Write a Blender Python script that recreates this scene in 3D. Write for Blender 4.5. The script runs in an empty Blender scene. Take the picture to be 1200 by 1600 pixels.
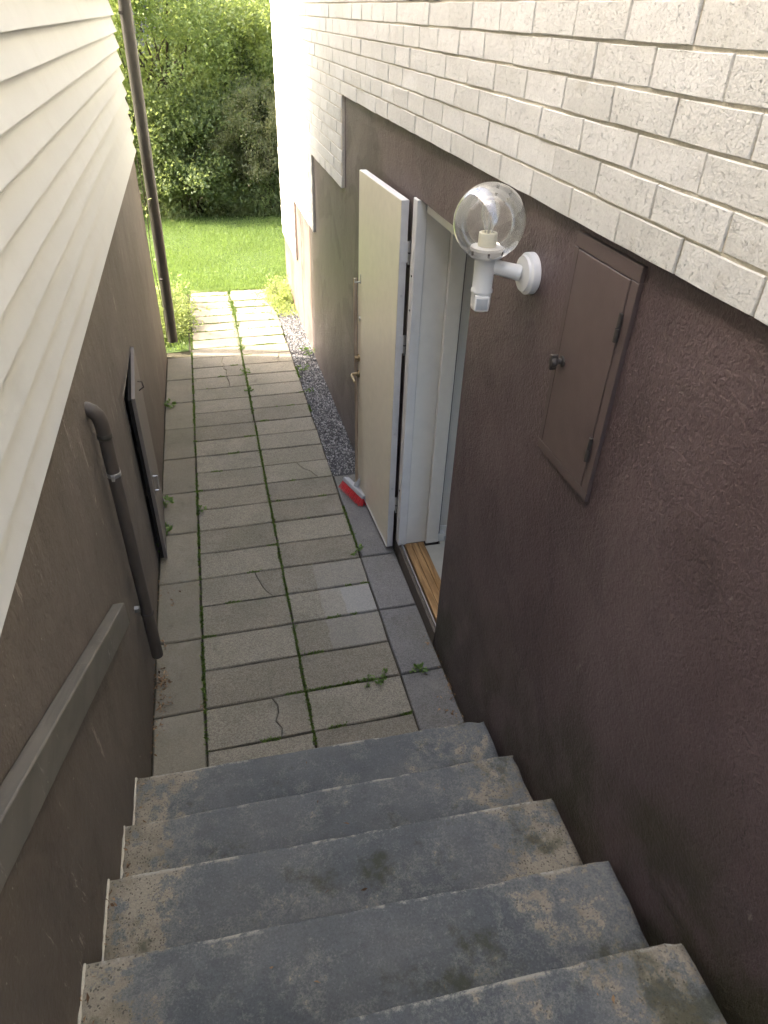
import bpy, bmesh, math, random
import numpy as np
from mathutils import Vector, Matrix

random.seed(7); rng = np.random.default_rng(7)
SC = bpy.context.scene; COL = SC.collection
LIFT = 2.8            # everything below is written relative to the eye; the yard floor lies 2.8 m under it

# ------------------------------------------------------------------ camera
cam_d = bpy.data.cameras.new('camera'); cam = bpy.data.objects.new('camera', cam_d); COL.objects.link(cam)
cam_d.sensor_fit = 'VERTICAL'; cam_d.sensor_height = 24.0; cam_d.sensor_width = 18.0
cam_d.lens = 24.0 * 1064.4 / 1600.0; cam_d.clip_start = 0.02; cam_d.clip_end = 500
YAW, PIT, ROL = 0.2618, 0.6316, -0.0385
F_ = Vector((math.sin(YAW) * math.cos(PIT), math.cos(YAW) * math.cos(PIT), -math.sin(PIT)))
R_ = Vector((math.cos(YAW), -math.sin(YAW), 0)); D_ = F_.cross(R_)
R2 = math.cos(ROL) * R_ + math.sin(ROL) * D_; D2 = -math.sin(ROL) * R_ + math.cos(ROL) * D_
cam.matrix_world = Matrix(((R2.x, -D2.x, -F_.x, 0), (R2.y, -D2.y, -F_.y, 0), (R2.z, -D2.z, -F_.z, LIFT), (0, 0, 0, 1)))
SC.camera = cam
# ------------------------------------------------------------------ sky, sun, exposure
SUN_EL = math.radians(46); SUN_H = (-0.972, 0.233)
sun_v = Vector((SUN_H[0] * math.cos(SUN_EL), SUN_H[1] * math.cos(SUN_EL), math.sin(SUN_EL)))
w = bpy.data.worlds.new('World'); SC.world = w; w.use_nodes = True
nt = w.node_tree; nt.nodes.clear()
sky = nt.nodes.new('ShaderNodeTexSky'); sky.sky_type = 'NISHITA'; sky.sun_disc = False
sky.sun_elevation = SUN_EL; sky.sun_rotation = math.atan2(SUN_H[0], SUN_H[1])
sky.air_density = 1.0; sky.dust_density = 7.0; sky.ozone_density = 0.0
bg = nt.nodes.new('ShaderNodeBackground'); bg.inputs['Strength'].default_value = 0.15
wo = nt.nodes.new('ShaderNodeOutputWorld')
nt.links.new(sky.outputs[0], bg.inputs['Color']); nt.links.new(bg.outputs[0], wo.inputs['Surface'])
sd = bpy.data.lights.new('sun', 'SUN'); sd.energy = 2.0; sd.angle = math.radians(0.53); sd.color = (1.0, 0.94, 0.84)
sun = bpy.data.objects.new('sun', sd); COL.objects.link(sun); sun.location = (-6, 3, 9)
sun.rotation_euler = sun_v.to_track_quat('Z', 'Y').to_euler()
SC.view_settings.view_transform = 'Standard'; SC.view_settings.look = 'None'
SC.view_settings.exposure = 2.88; SC.view_settings.gamma = 1.0; SC.view_settings.use_curve_mapping = False
SC.cycles.max_bounces = 7; SC.cycles.diffuse_bounces = 4; SC.cycles.transparent_max_bounces = 12
SC.cycles.use_denoising = True; SC.cycles.adaptive_threshold = 0.03; SC.cycles.sample_clamp_indirect = 6

# ------------------------------------------------------------------ geometry helpers
def world_loc(p):
    v = Vector((0, 0, 0))
    while p is not None: v = v + p.location; p = p.parent
    return v
def tag(o, label=None, cat=None, group=None, kind=None):
    if label: o['label'] = label
    if cat: o['category'] = cat
    if group: o['group'] = group
    if kind: o['kind'] = kind
    return o
def empty(name, loc, label=None, cat=None, group=None):
    o = bpy.data.objects.new(name, None); COL.objects.link(o); o.location = loc; o.empty_display_size = 0.1
    return tag(o, label, cat, group)
class MB:
    def __init__(s): s.v = []; s.f = []
    def add(s, vs, fs):
        n = len(s.v); s.v += [tuple(v) for v in vs]; s.f += [tuple(i + n for i in f) for f in fs]; return s
    def box(s, x0, x1, y0, y1, z0, z1, M=None):
        vs = [Vector((x, y, z)) for x in (x0, x1) for y in (y0, y1) for z in (z0, z1)]
        if M is not None: vs = [M @ v for v in vs]
        return s.add(vs, [(0, 1, 3, 2), (4, 6, 7, 5), (0, 4, 5, 1), (2, 3, 7, 6), (0, 2, 6, 4), (1, 5, 7, 3)])
    def prism(s, poly, d0, d1, axis='X'):
        # poly: list of 2-D points in the plane perpendicular to axis
        n = len(poly); vs = []
        for d in (d0, d1):
            for a, b in poly: vs.append((d, a, b) if axis == 'X' else ((a, d, b) if axis == 'Y' else (a, b, d)))
        fs = [tuple(range(n)), tuple(range(2 * n - 1, n - 1, -1))]
        fs += [(i, i + n, (i + 1) % n + n, (i + 1) % n) for i in range(n)]
        return s.add(vs, fs)
    def tube(s, pts, rs, n=20, cap=True, ref=None):
        pts = [Vector(p) for p in pts]
        if not hasattr(rs, '__len__'): rs = [rs] * len(pts)
        vs = []; u = None
        for i, p in enumerate(pts):
            d = (pts[min(i + 1, len(pts) - 1)] - pts[max(i - 1, 0)]).normalized()
            if u is None:
                u = Vector(ref) if ref else (Vector((0, 0, 1)) if abs(d.z) < .9 else Vector((1, 0, 0)))
            u = (u - d * u.dot(d)).normalized(); t = d.cross(u)
            vs += [p + rs[i] * (math.cos(2 * math.pi * k / n) * u + math.sin(2 * math.pi * k / n) * t) for k in range(n)]
        m = len(pts)
        fs = [(i * n + k, i * n + (k + 1) % n, (i + 1) * n + (k + 1) % n, (i + 1) * n + k) for i in range(m - 1) for k in range(n)]
        if cap: fs += [tuple(range(n - 1, -1, -1)), tuple((m - 1) * n + k for k in range(n))]
        return s.add(vs, fs)
    def lathe(s, c, prof, n=28, axis=(0, 0, 1)):
        a = Vector(axis).normalized(); u = a.orthogonal().normalized(); t = a.cross(u); c = Vector(c); vs = []
        for r, h in prof:
            vs += [c + a * h + r * (math.cos(2 * math.pi * k / n) * u + math.sin(2 * math.pi * k / n) * t) for k in range(n)]
        m = len(prof)
        fs = [(i * n + k, i * n + (k + 1) % n, (i + 1) * n + (k + 1) % n, (i + 1) * n + k) for i in range(m - 1) for k in range(n)]
        return s.add(vs, fs)
    def build(s, name, mat, parent=None, bevel=0, smooth=False, segs=1, wn=None):
        if parent is not None: off = world_loc(parent)
        else:
            a = np.array(s.v); off = Vector(((a[:, 0].min() + a[:, 0].max()) / 2, (a[:, 1].min() + a[:, 1].max()) / 2, a[:, 2].min()))
        me = bpy.data.meshes.new(name); me.from_pydata([Vector(v) - off for v in s.v], [], s.f)
        bm = bmesh.new(); bm.from_mesh(me)
        bmesh.ops.recalc_face_normals(bm, faces=bm.faces)
        if bevel: bmesh.ops.bevel(bm, geom=list(bm.edges), offset=bevel, segments=segs, affect='EDGES', profile=0.5, clamp_overlap=True)
        if smooth:
            for f in bm.faces: f.smooth = True
            for e in bm.edges:
                if len(e.link_faces) == 2 and e.calc_face_angle(0) > 0.7: e.smooth = False
        bm.to_mesh(me); bm.free(); me.materials.append(mat)
        o = bpy.data.objects.new(name, me); COL.objects.link(o)
        if parent is not None: o.parent = parent
        else: o.location = off
        return o
def link_mesh(name, me, mat, parent=None, loc=(0, 0, 0)):
    if mat is not None and not len(me.materials): me.materials.append(mat)
    o = bpy.data.objects.new(name, me); COL.objects.link(o)
    if parent is not None: o.parent = parent; o.location = Vector(loc) - world_loc(parent)
    else: o.location = loc
    return o
def np_mesh(name, V, Q, tri=False):
    k = 3 if tri else 4
    me = bpy.data.meshes.new(name); me.vertices.add(len(V)); me.vertices.foreach_set('co', np.ascontiguousarray(V, np.float32).ravel())
    me.loops.add(len(Q) * k); me.loops.foreach_set('vertex_index', np.ascontiguousarray(Q, np.int32).ravel())
    me.polygons.add(len(Q)); me.polygons.foreach_set('loop_start', np.arange(len(Q), dtype=np.int32) * k)
    me.update(calc_edges=True); me.validate(); return me
def leaf_mesh(name, P, D, L, wr=0.55, fold=0.12):
    n = len(P); D = D / np.linalg.norm(D, axis=1, keepdims=True)
    r = rng.normal(size=(n, 3)); S = np.cross(D, r); S /= np.linalg.norm(S, axis=1, keepdims=True)
    Nn = np.cross(D, S); L = L.reshape(-1, 1)
    a = P; b = P + D * L * .45 + S * L * wr / 2 + Nn * L * fold; c = P + D * L; d = P + D * L * .45 - S * L * wr / 2 + Nn * L * fold
    V = np.stack([a, b, c, d], 1).reshape(-1, 3); Q = np.arange(4 * n).reshape(-1, 4)
    return np_mesh(name, V, Q)
def gz(x, y): return -2.757 - 0.0204 * y + 0.0117 * x      # the path falls slightly away from the stairs

# ------------------------------------------------------------------ material helpers
class MT:
    def __init__(s, name, rough=0.8, spec=0.3):
        s.m = bpy.data.materials.new(name); s.m.use_nodes = True; s.nt = s.m.node_tree
        s.b = s.nt.nodes['Principled BSDF']; s.b.inputs['Roughness'].default_value = rough
        s.b.inputs['Specular IOR Level'].default_value = spec
        s.geo = s.nt.nodes.new('ShaderNodeNewGeometry'); s.pos = s.geo.outputs['Position']; s.bumps = None
    def n(s, t, **k):
        x = s.nt.nodes.new(t)
        for a, b in k.items(): setattr(x, a, b)
        return x
    def put(s, inp, val):
        if isinstance(val, bpy.types.NodeSocket): s.nt.links.new(val, inp)
        elif isinstance(val, (tuple, list)): inp.default_value = (*val, 1.0) if len(val) == 3 and len(inp.default_value) == 4 else val
        else: inp.default_value = val
    def noise(s, scale, detail=4, rough=.55, dist=0, vec=None, st=None):
        v = vec or s.pos
        if st: v = s.scale(v, st)
        x = s.n('ShaderNodeTexNoise'); s.put(x.inputs['Vector'], v)
        x.inputs['Scale'].default_value = scale; x.inputs['Detail'].default_value = detail
        x.inputs['Roughness'].default_value = rough; x.inputs['Distortion'].default_value = dist
        return x.outputs['Fac']
    def scale(s, v, k):
        x = s.n('ShaderNodeMapping'); s.put(x.inputs['Vector'], v); x.inputs['Scale'].default_value = k; return x.outputs[0]
    def voro(s, scale, feature='F1', vec=None, out='Distance'):
        x = s.n('ShaderNodeTexVoronoi', feature=feature); s.put(x.inputs['Vector'], vec or s.pos); x.inputs['Scale'].default_value = scale
        return x.outputs[out]
    def rng(s, v, a, b, c=0.0, d=1.0):
        x = s.n('ShaderNodeMapRange', interpolation_type='SMOOTHSTEP'); s.put(x.inputs[0], v)
        for i, k in enumerate((a, b, c, d)): x.inputs[i + 1].default_value = k
        return x.outputs[0]
    def math(s, op, a, b=0.0):
        x = s.n('ShaderNodeMath', operation=op); s.put(x.inputs[0], a); s.put(x.inputs[1], b); return x.outputs[0]
    def mul(s, a, b): return s.math('MULTIPLY', a, b)
    def add(s, a, b): return s.math('ADD', a, b)
    def mix(s, f, a, b, blend='MIX'):
        x = s.n('ShaderNodeMix', data_type='RGBA', blend_type=blend)
        s.put(x.inputs[0], f); s.put(x.inputs[6], a); s.put(x.inputs[7], b); return x.outputs[2]
    def xyz(s):
        x = s.n('ShaderNodeSeparateXYZ'); s.put(x.inputs[0], s.pos); return x.outputs
    def rand(s): return s.n('ShaderNodeObjectInfo').outputs['Random']
    def island(s): return s.geo.outputs['Random Per Island']
    def vary(s, col, f, lo, hi):       # multiply a colour by lo..hi
        x = s.n('ShaderNodeMapRange'); s.put(x.inputs[0], f); x.inputs[3].default_value = lo; x.inputs[4].default_value = hi
        m = s.n('ShaderNodeVectorMath', operation='SCALE'); s.put(m.inputs[0], col if isinstance(col, bpy.types.NodeSocket) else tuple(col)); s.put(m.inputs['Scale'], x.outputs[0])
        return m.outputs[0]
    def bump(s, h, dist=.005, strength=1.0):
        x = s.n('ShaderNodeBump'); s.put(x.inputs['Height'], h); x.inputs['Distance'].default_value = dist; x.inputs['Strength'].default_value = strength
        if s.bumps is not None: s.nt.links.new(s.bumps, x.inputs['Normal'])
        s.bumps = x.outputs[0]; s.nt.links.new(s.bumps, s.b.inputs['Normal'])
    def col(s, c): s.put(s.b.inputs['Base Color'], c); return s
    def roughness(s, r): s.put(s.b.inputs['Roughness'], r)

def m_plain(name, col, rough=.6, metal=0, var=.15, spec=.4):
    m = MT(name, rough, spec); m.b.inputs['Metallic'].default_value = metal
    m.col(m.vary(col, m.noise(18, 5), 1 - var, 1 + var)); m.bump(m.noise(120, 3), .0008, .4); return m.m

def m_plaster_right():
    m = MT('brown_render', .5, .5); x, y, z = m.xyz()
    base = m.mix(m.rng(m.noise(1.1, 4), .35, .65), (.090, .061, .061), (.120, .087, .085))
    base = m.vary(base, m.noise(60, 5, .7), .72, 1.25)
    base = m.vary(base, m.noise(3.2, 5, .65, .6), .78, 1.2)
    hs = m.math('SUBTRACT', z, m.add(.05, m.mul(m.math('MAXIMUM', m.math('SUBTRACT', 1.75, y), 0.0), .56)))   # height above the stair line
    al = m.mul(m.rng(m.add(hs, m.mul(m.noise(2.6, 5, .65), 1.1)), 1.45, .70), m.rng(m.noise(4.1, 5, .65), .36, .60))
    base = m.mix(m.mul(al, .85), base, (.034, .033, .013))
    sp_ = m.mul(m.rng(m.add(hs, m.mul(m.noise(6, 6, .75), .5)), .50, .22), .6); base = m.mix(sp_, base, (.040, .034, .026))
    dk = m.rng(m.noise(2.6, 5, .6, .8), .58, .72)
    base = m.mix(m.mul(dk, .35), base, (.035, .026, .022))
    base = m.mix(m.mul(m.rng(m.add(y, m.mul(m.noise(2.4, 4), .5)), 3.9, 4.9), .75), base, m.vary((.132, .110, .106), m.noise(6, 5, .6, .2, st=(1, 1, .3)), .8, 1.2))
    # sunlit far end: its brightness put into a pinkish colour, with a vertical peeling crack
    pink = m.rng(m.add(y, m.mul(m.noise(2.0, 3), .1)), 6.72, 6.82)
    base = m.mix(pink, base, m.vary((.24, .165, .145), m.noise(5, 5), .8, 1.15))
    cr = m.math('ABSOLUTE', m.math('SUBTRACT', y, m.add(7.36, m.mul(m.math('SUBTRACT', m.noise(6, 4), .5), .22))))
    crw = m.rng(m.noise(4.5, 3), .3, .7, .004, .035)
    base = m.mix(m.mul(m.math('LESS_THAN', cr, crw), pink), base, (.07, .055, .05))
    # repainted patches with their own edges, drip streaks, two hairline cracks
    pt = m.rng(m.noise(1.7, 3, .45, .9), .545, .555); base = m.mix(m.mul(pt, .42), base, (.058, .040, .041))
    dr = m.rng(m.noise(9, 5, .7, .2, st=(1, 1, .10)), .56, .72); base = m.mix(m.mul(dr, .30), base, (.135, .110, .104))
    wob = m.mul(m.math('SUBTRACT', m.noise(9, 5, .7), .5), .16)
    for (ya, za, yb, zb) in ((1.455, 1.24, 1.56, .70), (.62, 1.53, .48, 1.30)):
        t = m.add(ya, m.mul(m.math('SUBTRACT', z, za), (yb - ya) / (zb - za)))
        c = m.math('ABSOLUTE', m.math('SUBTRACT', y, m.add(t, wob)))
        k = m.mul(m.math('LESS_THAN', c, .0016), m.mul(m.math('LESS_THAN', z, za), m.math('GREATER_THAN', z, zb)))
        base = m.mix(m.mul(k, .8), base, (.02, .016, .014))
    sc = m.rng(m.noise(16, 6, .8, .2, st=(1, 1, .35)), .66, .69)
    base = m.mix(m.mul(sc, .45), base, (.33, .29, .26))
    m.col(base)
    h = m.noise(85, 3, .6, .4); h2 = m.noise(140, 3); h3 = m.noise(4, 3)
    m.bump(h3, .025, .5); m.bump(h, .0065, .75); m.bump(h2, .002, .5)
    return m.m
def m_plaster_left():
    m = MT('grey_brown_render', .7, .35); x, y, z = m.xyz()
    base = m.mix(m.rng(m.noise(1.0, 4), .35, .65), (.118, .099, .080), (.150, .128, .106))
    base = m.vary(base, m.noise(45, 5, .7), .85, 1.15)
    base = m.vary(base, m.noise(9, 5, .6, .3, st=(1, 1, .12)), .82, 1.18)
    sc = m.mul(m.rng(m.noise(17, 6, .85, .3, st=(1, 1, .16)), .60, .64), m.rng(m.noise(2.3, 3), .42, .56))
    base = m.mix(m.mul(sc, .7), base, (.36, .32, .27))
    ch = m.rng(m.noise(42, 4, .7, .2), .68, .70)
    base = m.mix(m.mul(ch, .6), base, (.42, .38, .33))
    bl = m.rng(m.noise(2.1, 5, .6, .5), .50, .62); base = m.mix(m.mul(bl, .28), base, (.085, .066, .055))
    m.col(base); m.bump(m.noise(7, 4, .6), .02, .6); m.bump(m.noise(75, 4, .65), .004, .7)
    return m.m
def m_brick():
    m = MT('white_brick', .85, .2)
    base = m.mix(m.rand(), (.66, .655, .605), (.74, .735, .69))
    base = m.vary(base, m.noise(22, 6, .7), .84, 1.10)
    base = m.vary(base, m.noise(130, 4, .8), .78, 1.18)
    spk = m.rng(m.noise(120, 4, .8), .62, .70)
    base = m.mix(m.mul(spk, .38), base, (.33, .31, .27))
    dirt = m.rng(m.noise(5, 5, .7), .58, .75)
    base = m.mix(m.mul(dirt, .35), base, (.40, .37, .29))
    m.col(base)
    pit = m.rng(m.noise(75, 4, .7), .30, .44)
    m.bump(m.noise(30, 4, .6), .006, .5); m.bump(m.noise(140, 4, .8), .006, 1.0); m.bump(pit, .004, .8); return m.m
def m_mortar():
    m = MT('beige_mortar', .95, .1)
    m.col(m.vary(m.mix(m.noise(14, 4), (.56, .52, .41), (.68, .64, .54)), m.noise(120, 4), .75, 1.15)); m.bump(m.noise(130, 4, .7), .006, .9); return m.m
def m_siding():
    m = MT('painted_siding', .55, .4); x, y, z = m.xyz()
    base = m.mix(m.rand(), (.425, .427, .397), (.470, .472, .445))
    base = m.vary(base, m.noise(4, 4, .6), .93, 1.05)
    dirt = m.rng(m.noise(6, 5, .6), .50, .8)
    base = m.mix(m.mul(dirt, .22), base, (.34, .31, .25))
    m.col(base); m.bump(m.noise(5, 2), .006, .3); m.bump(m.noise(160, 3), .0010, .4); return m.m
def m_paver(name, a, b, speck=1.0, grey=False):
    m = MT(name, .9, .2); x, y, z = m.xyz()
    base = m.mix(m.rand(), a, b)
    base = m.vary(base, m.noise(5, 5, .65), .78, 1.16)
    base = m.mix(m.mul(m.rng(m.noise(2.1, 4, .6), .45, .7), .35), base, (.155, .148, .110))
    sp = m.voro(230, out='Color'); s2 = m.n('ShaderNodeSeparateXYZ'); m.put(s2.inputs[0], sp)
    base = m.vary(base, s2.outputs[0], 1 - .30 * speck, 1 + .30 * speck)
    base = m.vary(base, m.noise(420, 3, .7), 1 - .33 * speck, 1 + .33 * speck)
    dk = m.rng(m.noise(7, 7, .78), .54, .72); base = m.mix(m.mul(dk, .45), base, (.085, .077, .055))
    lt = m.rng(m.noise(3.7, 6, .7, .4), .54, .70); base = m.mix(m.mul(lt, .22), base, (.34, .32, .27))
    gm = m.mul(m.rng(m.noise(1.3, 5, .65), .50, .66), .22); base = m.mix(gm, base, (.105, .112, .068))
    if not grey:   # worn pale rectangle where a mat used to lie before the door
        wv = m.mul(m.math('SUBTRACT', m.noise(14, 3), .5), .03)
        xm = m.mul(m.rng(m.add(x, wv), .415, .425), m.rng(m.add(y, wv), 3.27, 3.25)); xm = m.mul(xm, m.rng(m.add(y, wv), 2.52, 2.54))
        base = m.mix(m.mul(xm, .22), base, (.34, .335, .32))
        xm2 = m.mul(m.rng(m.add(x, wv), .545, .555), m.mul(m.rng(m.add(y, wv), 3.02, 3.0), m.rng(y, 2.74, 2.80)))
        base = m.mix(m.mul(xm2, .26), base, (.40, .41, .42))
    m.col(base); m.bump(m.noise(7, 3), .006, .4); m.bump(s2.outputs[1], .0022, .7); m.bump(m.noise(500, 2), .0012, .6)
    return m.m
def m_steps():
    m = MT('worn_painted_concrete', .72, .35); x, y, z = m.xyz()
    ed = m.n('ShaderNodeVertexColor'); ed.layer_name = 'edge'; edge = ed.outputs['Color']
    cell = m.n('ShaderNodeSeparateXYZ'); m.put(cell.inputs[0], m.voro(230, out='Color'))
    grain = m.noise(150, 4, .85)
    paint = m.mix(m.rng(m.noise(2.7, 4), .35, .65), (.096, .106, .110), (.132, .138, .136))
    paint = m.vary(paint, grain, .45, 1.55); paint = m.vary(paint, m.noise(17, 6, .8), .66, 1.34)
    paint = m.mix(m.mul(m.rng(cell.outputs[0], .95, .97), .18), paint, (.30, .30, .27))
    conc = m.vary(m.mix(m.rng(m.noise(9, 4), .35, .65), (.205, .18, .13), (.30, .265, .20)), grain, .40, 1.6)
    conc = m.mix(m.mul(m.rng(cell.outputs[2], .90, .93), .7), conc, (.05, .045, .035))
    n1 = m.noise(4.5, 10, .80, .25); n3 = m.noise(26, 6, .8)
    v = m.add(m.add(n1, m.mul(m.math('SUBTRACT', n3, .5), .45)), m.add(m.mul(m.rng(x, -.18, -.50), .22), m.mul(m.rng(x, .45, .92), .14)))
    v = m.add(v, m.mul(edge, .07))
    wear = m.rng(m.add(v, m.mul(m.math('SUBTRACT', grain, .5), .16)), .615, .655); thin = m.rng(m.add(v, m.mul(m.math('SUBTRACT', grain, .5), .35)), .50, .62)
    base = m.mix(m.mul(thin, .55), paint, m.vary((.215, .215, .19), grain, .5, 1.5))
    base = m.mix(wear, base, conc)
    alg = m.rng(m.add(m.noise(4.2, 6, .7), m.mul(m.rng(x, .3, .9), .07)), .575, .70); base = m.mix(m.mul(alg, .70), base, (.050, .052, .024))
    eg = m.mul(edge, m.rng(m.add(m.mul(n3, .6), n1), .80, .88)); base = m.mix(m.mul(eg, .75), base, (.42, .41, .35))
    m.col(base); m.bump(m.math('SUBTRACT', 1.0, wear), .003, .8); m.bump(n3, .004, .6); m.bump(grain, .004, .8)
    return m.m
def m_leaf(name, a, b, trans=.45, rough=.5):
    m = MT(name, rough, .4)
    c = m.mix(m.island(), a, b); c = m.vary(c, m.noise(1.6, 3), .75, 1.25)
    m.col(c); t = m.n('ShaderNodeBsdfTranslucent'); m.put(t.inputs[0], m.mix(.5, c, tuple(min(1, k * 2.0) for k in (b[0] * 1.15, b[1] * 1.1, b[2] * .6))))
    mx = m.n('ShaderNodeMixShader'); mx.inputs[0].default_value = trans
    m.nt.links.new(m.b.outputs[0], mx.inputs[1]); m.nt.links.new(t.outputs[0], mx.inputs[2])
    m.nt.links.new(mx.outputs[0], m.nt.nodes['Material Output'].inputs['Surface']); return m.m
def m_glass(name, tint=(1, 1, 1), dust=.04):
    m = MT(name); g = m.n('ShaderNodeBsdfGlossy'); g.inputs['Roughness'].default_value = .015; g.inputs['Color'].default_value = (1, 1, 1, 1)
    t = m.n('ShaderNodeBsdfTransparent'); t.inputs[0].default_value = (*tint, 1)
    lw = m.n('ShaderNodeFresnel'); lw.inputs['IOR'].default_value = 1.55
    mx = m.n('ShaderNodeMixShader'); m.put(mx.inputs[0], m.math('MINIMUM', m.mul(lw.outputs[0], 1.9), .9)); m.nt.links.new(t.outputs[0], mx.inputs[1]); m.nt.links.new(g.outputs[0], mx.inputs[2])
    df = m.n('ShaderNodeBsdfDiffuse'); df.inputs[0].default_value = (.75, .73, .66, 1)
    mx2 = m.n('ShaderNodeMixShader'); m.put(mx2.inputs[0], m.rng(m.noise(30, 5, .7), .2, .9, dust * .3, dust * 2))
    m.nt.links.new(mx.outputs[0], mx2.inputs[1]); m.nt.links.new(df.outputs[0], mx2.inputs[2])
    m.nt.links.new(mx2.outputs[0], m.nt.nodes['Material Output'].inputs['Surface']); return m.m
def m_wood(name, a, b, axis=(1, .06, 1), rough=.5, scuff=0):
    m = MT(name, rough, .4); g = m.noise(26, 5, .6, 1.2, st=axis)
    c = m.vary(m.mix(m.rng(g, .35, .65), a, b), m.noise(7, 4), .8, 1.15)
    if scuff: c = m.mix(m.mul(m.mul(m.rng(m.noise(34, 6, .8, .4, st=(.5, 1, .25)), .60, .63), m.rng(m.noise(3, 3), .42, .55)), scuff), c, (.36, .34, .29))
    m.col(c); m.bump(g, .002, .5); return m.m
def m_ground(name, a, b, sc=20):
    m = MT(name, .95, .1); m.col(m.vary(m.mix(m.noise(sc, 6, .7), a, b), m.noise(2.2, 4), .75, 1.2)); m.bump(m.noise(sc * 5, 5, .7), .01, .8); return m.m
def m_isl(name, a, b, rough=.8, var=.35, spec=.3):
    m = MT(name, rough, spec); m.col(m.vary(m.mix(m.island(), a, b), m.noise(90, 3), 1 - var, 1 + var)); m.bump(m.noise(200, 3), .002, .5); return m.m

MP_R, MP_L, M_BR, M_MO, M_SI, M_ST = m_plaster_right(), m_plaster_left(), m_brick(), m_mortar(), m_siding(), m_steps()
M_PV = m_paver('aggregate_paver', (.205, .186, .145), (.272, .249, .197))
M_PVL = m_paver('smooth_paver', (.180, .163, .124), (.235, .214, .166), .45, True)
M_PVR = m_paver('grey_slab', (.165, .161, .153), (.205, .199, .188), .8, True)
M_DIRT = m_ground('joint_soil', (.05, .045, .03), (.11, .098, .065), 60)
M_EARTH = m_ground('soil', (.06, .05, .035), (.12, .10, .07), 8)
M_LAWN = m_ground('lawn_soil', (.06, .09, .03), (.09, .13, .045), 40)
M_WHITE = m_plain('white_plastic', (.74, .74, .72), .35, 0, .06)
M_WPAINT = m_plain('white_frame_paint', (.70, .685, .63), .42, 0, .08)
M_CREAM = m_plain('cream_door_paint', (.71, .655, .53), .3, 0, .10, .5)
M_EDGE = m_plain('door_edge_paint', (.64, .635, .61), .45, 0, .12)
M_METAL = m_plain('zinc_steel', (.55, .55, .54), .35, .9, .15)
M_BRASS = m_plain('aged_brass', (.30, .23, .13), .45, .7, .2)
M_IRON = m_plain('brown_black_iron', (.055, .048, .042), .55, .2, .25)
M_PIPE = m_plain('brown_plastic_pipe', (.072, .060, .050), .5, 0, .2)
M_PIPE2 = m_plain('brown_steel_downpipe', (.058, .053, .042), .42, .15, .15)
M_RAIL = m_wood('grey_brown_paint_wood', (.104, .096, .080), (.136, .125, .105), (1, .1, .25), .45, .55)
M_CAB = m_plain('brown_cabinet_paint', (.096, .070, .064), .5, 0, .22, .45)
M_CABF = m_plain('brown_cabinet_frame_paint', (.088, .065, .060), .5, 0, .15, .45)
M_DARK = m_plain('dark_void_board', (.018, .016, .014), .9, 0, .3, .1)
M_HATCH = m_plain('taupe_hatch_paint', (.155, .135, .118), .6, 0, .15)
M_OAK = m_wood('varnished_threshold', (.21, .12, .048), (.37, .23, .105), (1, .1, 1), .35)
M_ROOMW = m_plain('room_wall_paint', (.66, .635, .57), .7, 0, .05)
M_ROOMF = m_plain('grey_vinyl', (.36, .36, .32), .45, 0, .12)
M_RED = m_isl('red_bristle', (.62, .035, .045), (.80, .10, .10), .55, .15)
M_BROOM = m_plain('grey_broom_plastic', (.38, .39, .40), .45, 0, .08)
M_STICK = m_wood('brown_broom_stick', (.27, .20, .14), (.40, .31, .22), (1, 1, .08), .55)
M_GRAV = m_isl('grey_gravel', (.085, .085, .083), (.50, .49, .475), .75, .3)
M_MOSS = m_leaf('joint_moss', (.045, .085, .015), (.12, .19, .035), .3, .7)
M_WEED = m_leaf('weed_leaf', (.07, .14, .03), (.15, .24, .06), .35)
M_LITTER = m_isl('dry_leaf', (.10, .055, .03), (.38, .25, .14), .85, .3)
M_ROOF = m_plain('dark_roof', (.06, .05, .05), .8, 0, .2)
M_BARK = m_ground('bark', (.05, .04, .03), (.13, .11, .08), 25)
M_GLASS, M_BULB = m_glass('globe_glass', (.985, .985, .97), .07), m_glass('bulb_glass', (.97, .97, .95), .05)

XL, XR = -0.52, 0.969
Y0, PIT_Y, XA = 2.023, 0.25, -0.268
# ================================================================== ground, lawn
def sheet(name, x0, x1, y0, y1, dz, mat, nx=2, ny=2, kind='structure', wob=0):
    xs = np.linspace(x0, x1, nx); ys = np.linspace(y0, y1, ny)
    V = np.array([(x, y, gz(x, y) + dz + (wob * math.sin(x * 2.1 + y) * math.cos(y * 1.7) if wob else 0)) for y in ys for x in xs])
    Q = np.array([(j * nx + i, j * nx + i + 1, (j + 1) * nx + i + 1, (j + 1) * nx + i) for j in range(ny - 1) for i in range(nx - 1)])
    o = link_mesh(name, np_mesh(name, V, Q), mat); return tag(o, kind=kind)
tag(sheet('ground', -80, 80, -80, 120, -.052, M_EARTH), 'bare soil ground under the yard and around the houses')
tag(sheet('path_bed', XL - .01, XR + .02, 1.5, 8.96, -.022, M_DIRT), 'dark soil bed showing in the paving joints')
tag(sheet('lawn', -14, 14, 8.98, 14.5, -.012, M_LAWN, 30, 14, wob=.012), 'sunlit green lawn beyond the paved path')
tag(sheet('side_lawn', -14, -.30, 7.02, 8.978, -.014, M_LAWN, 14, 6, wob=.01), 'green strip of lawn beside the downpipe')

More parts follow.
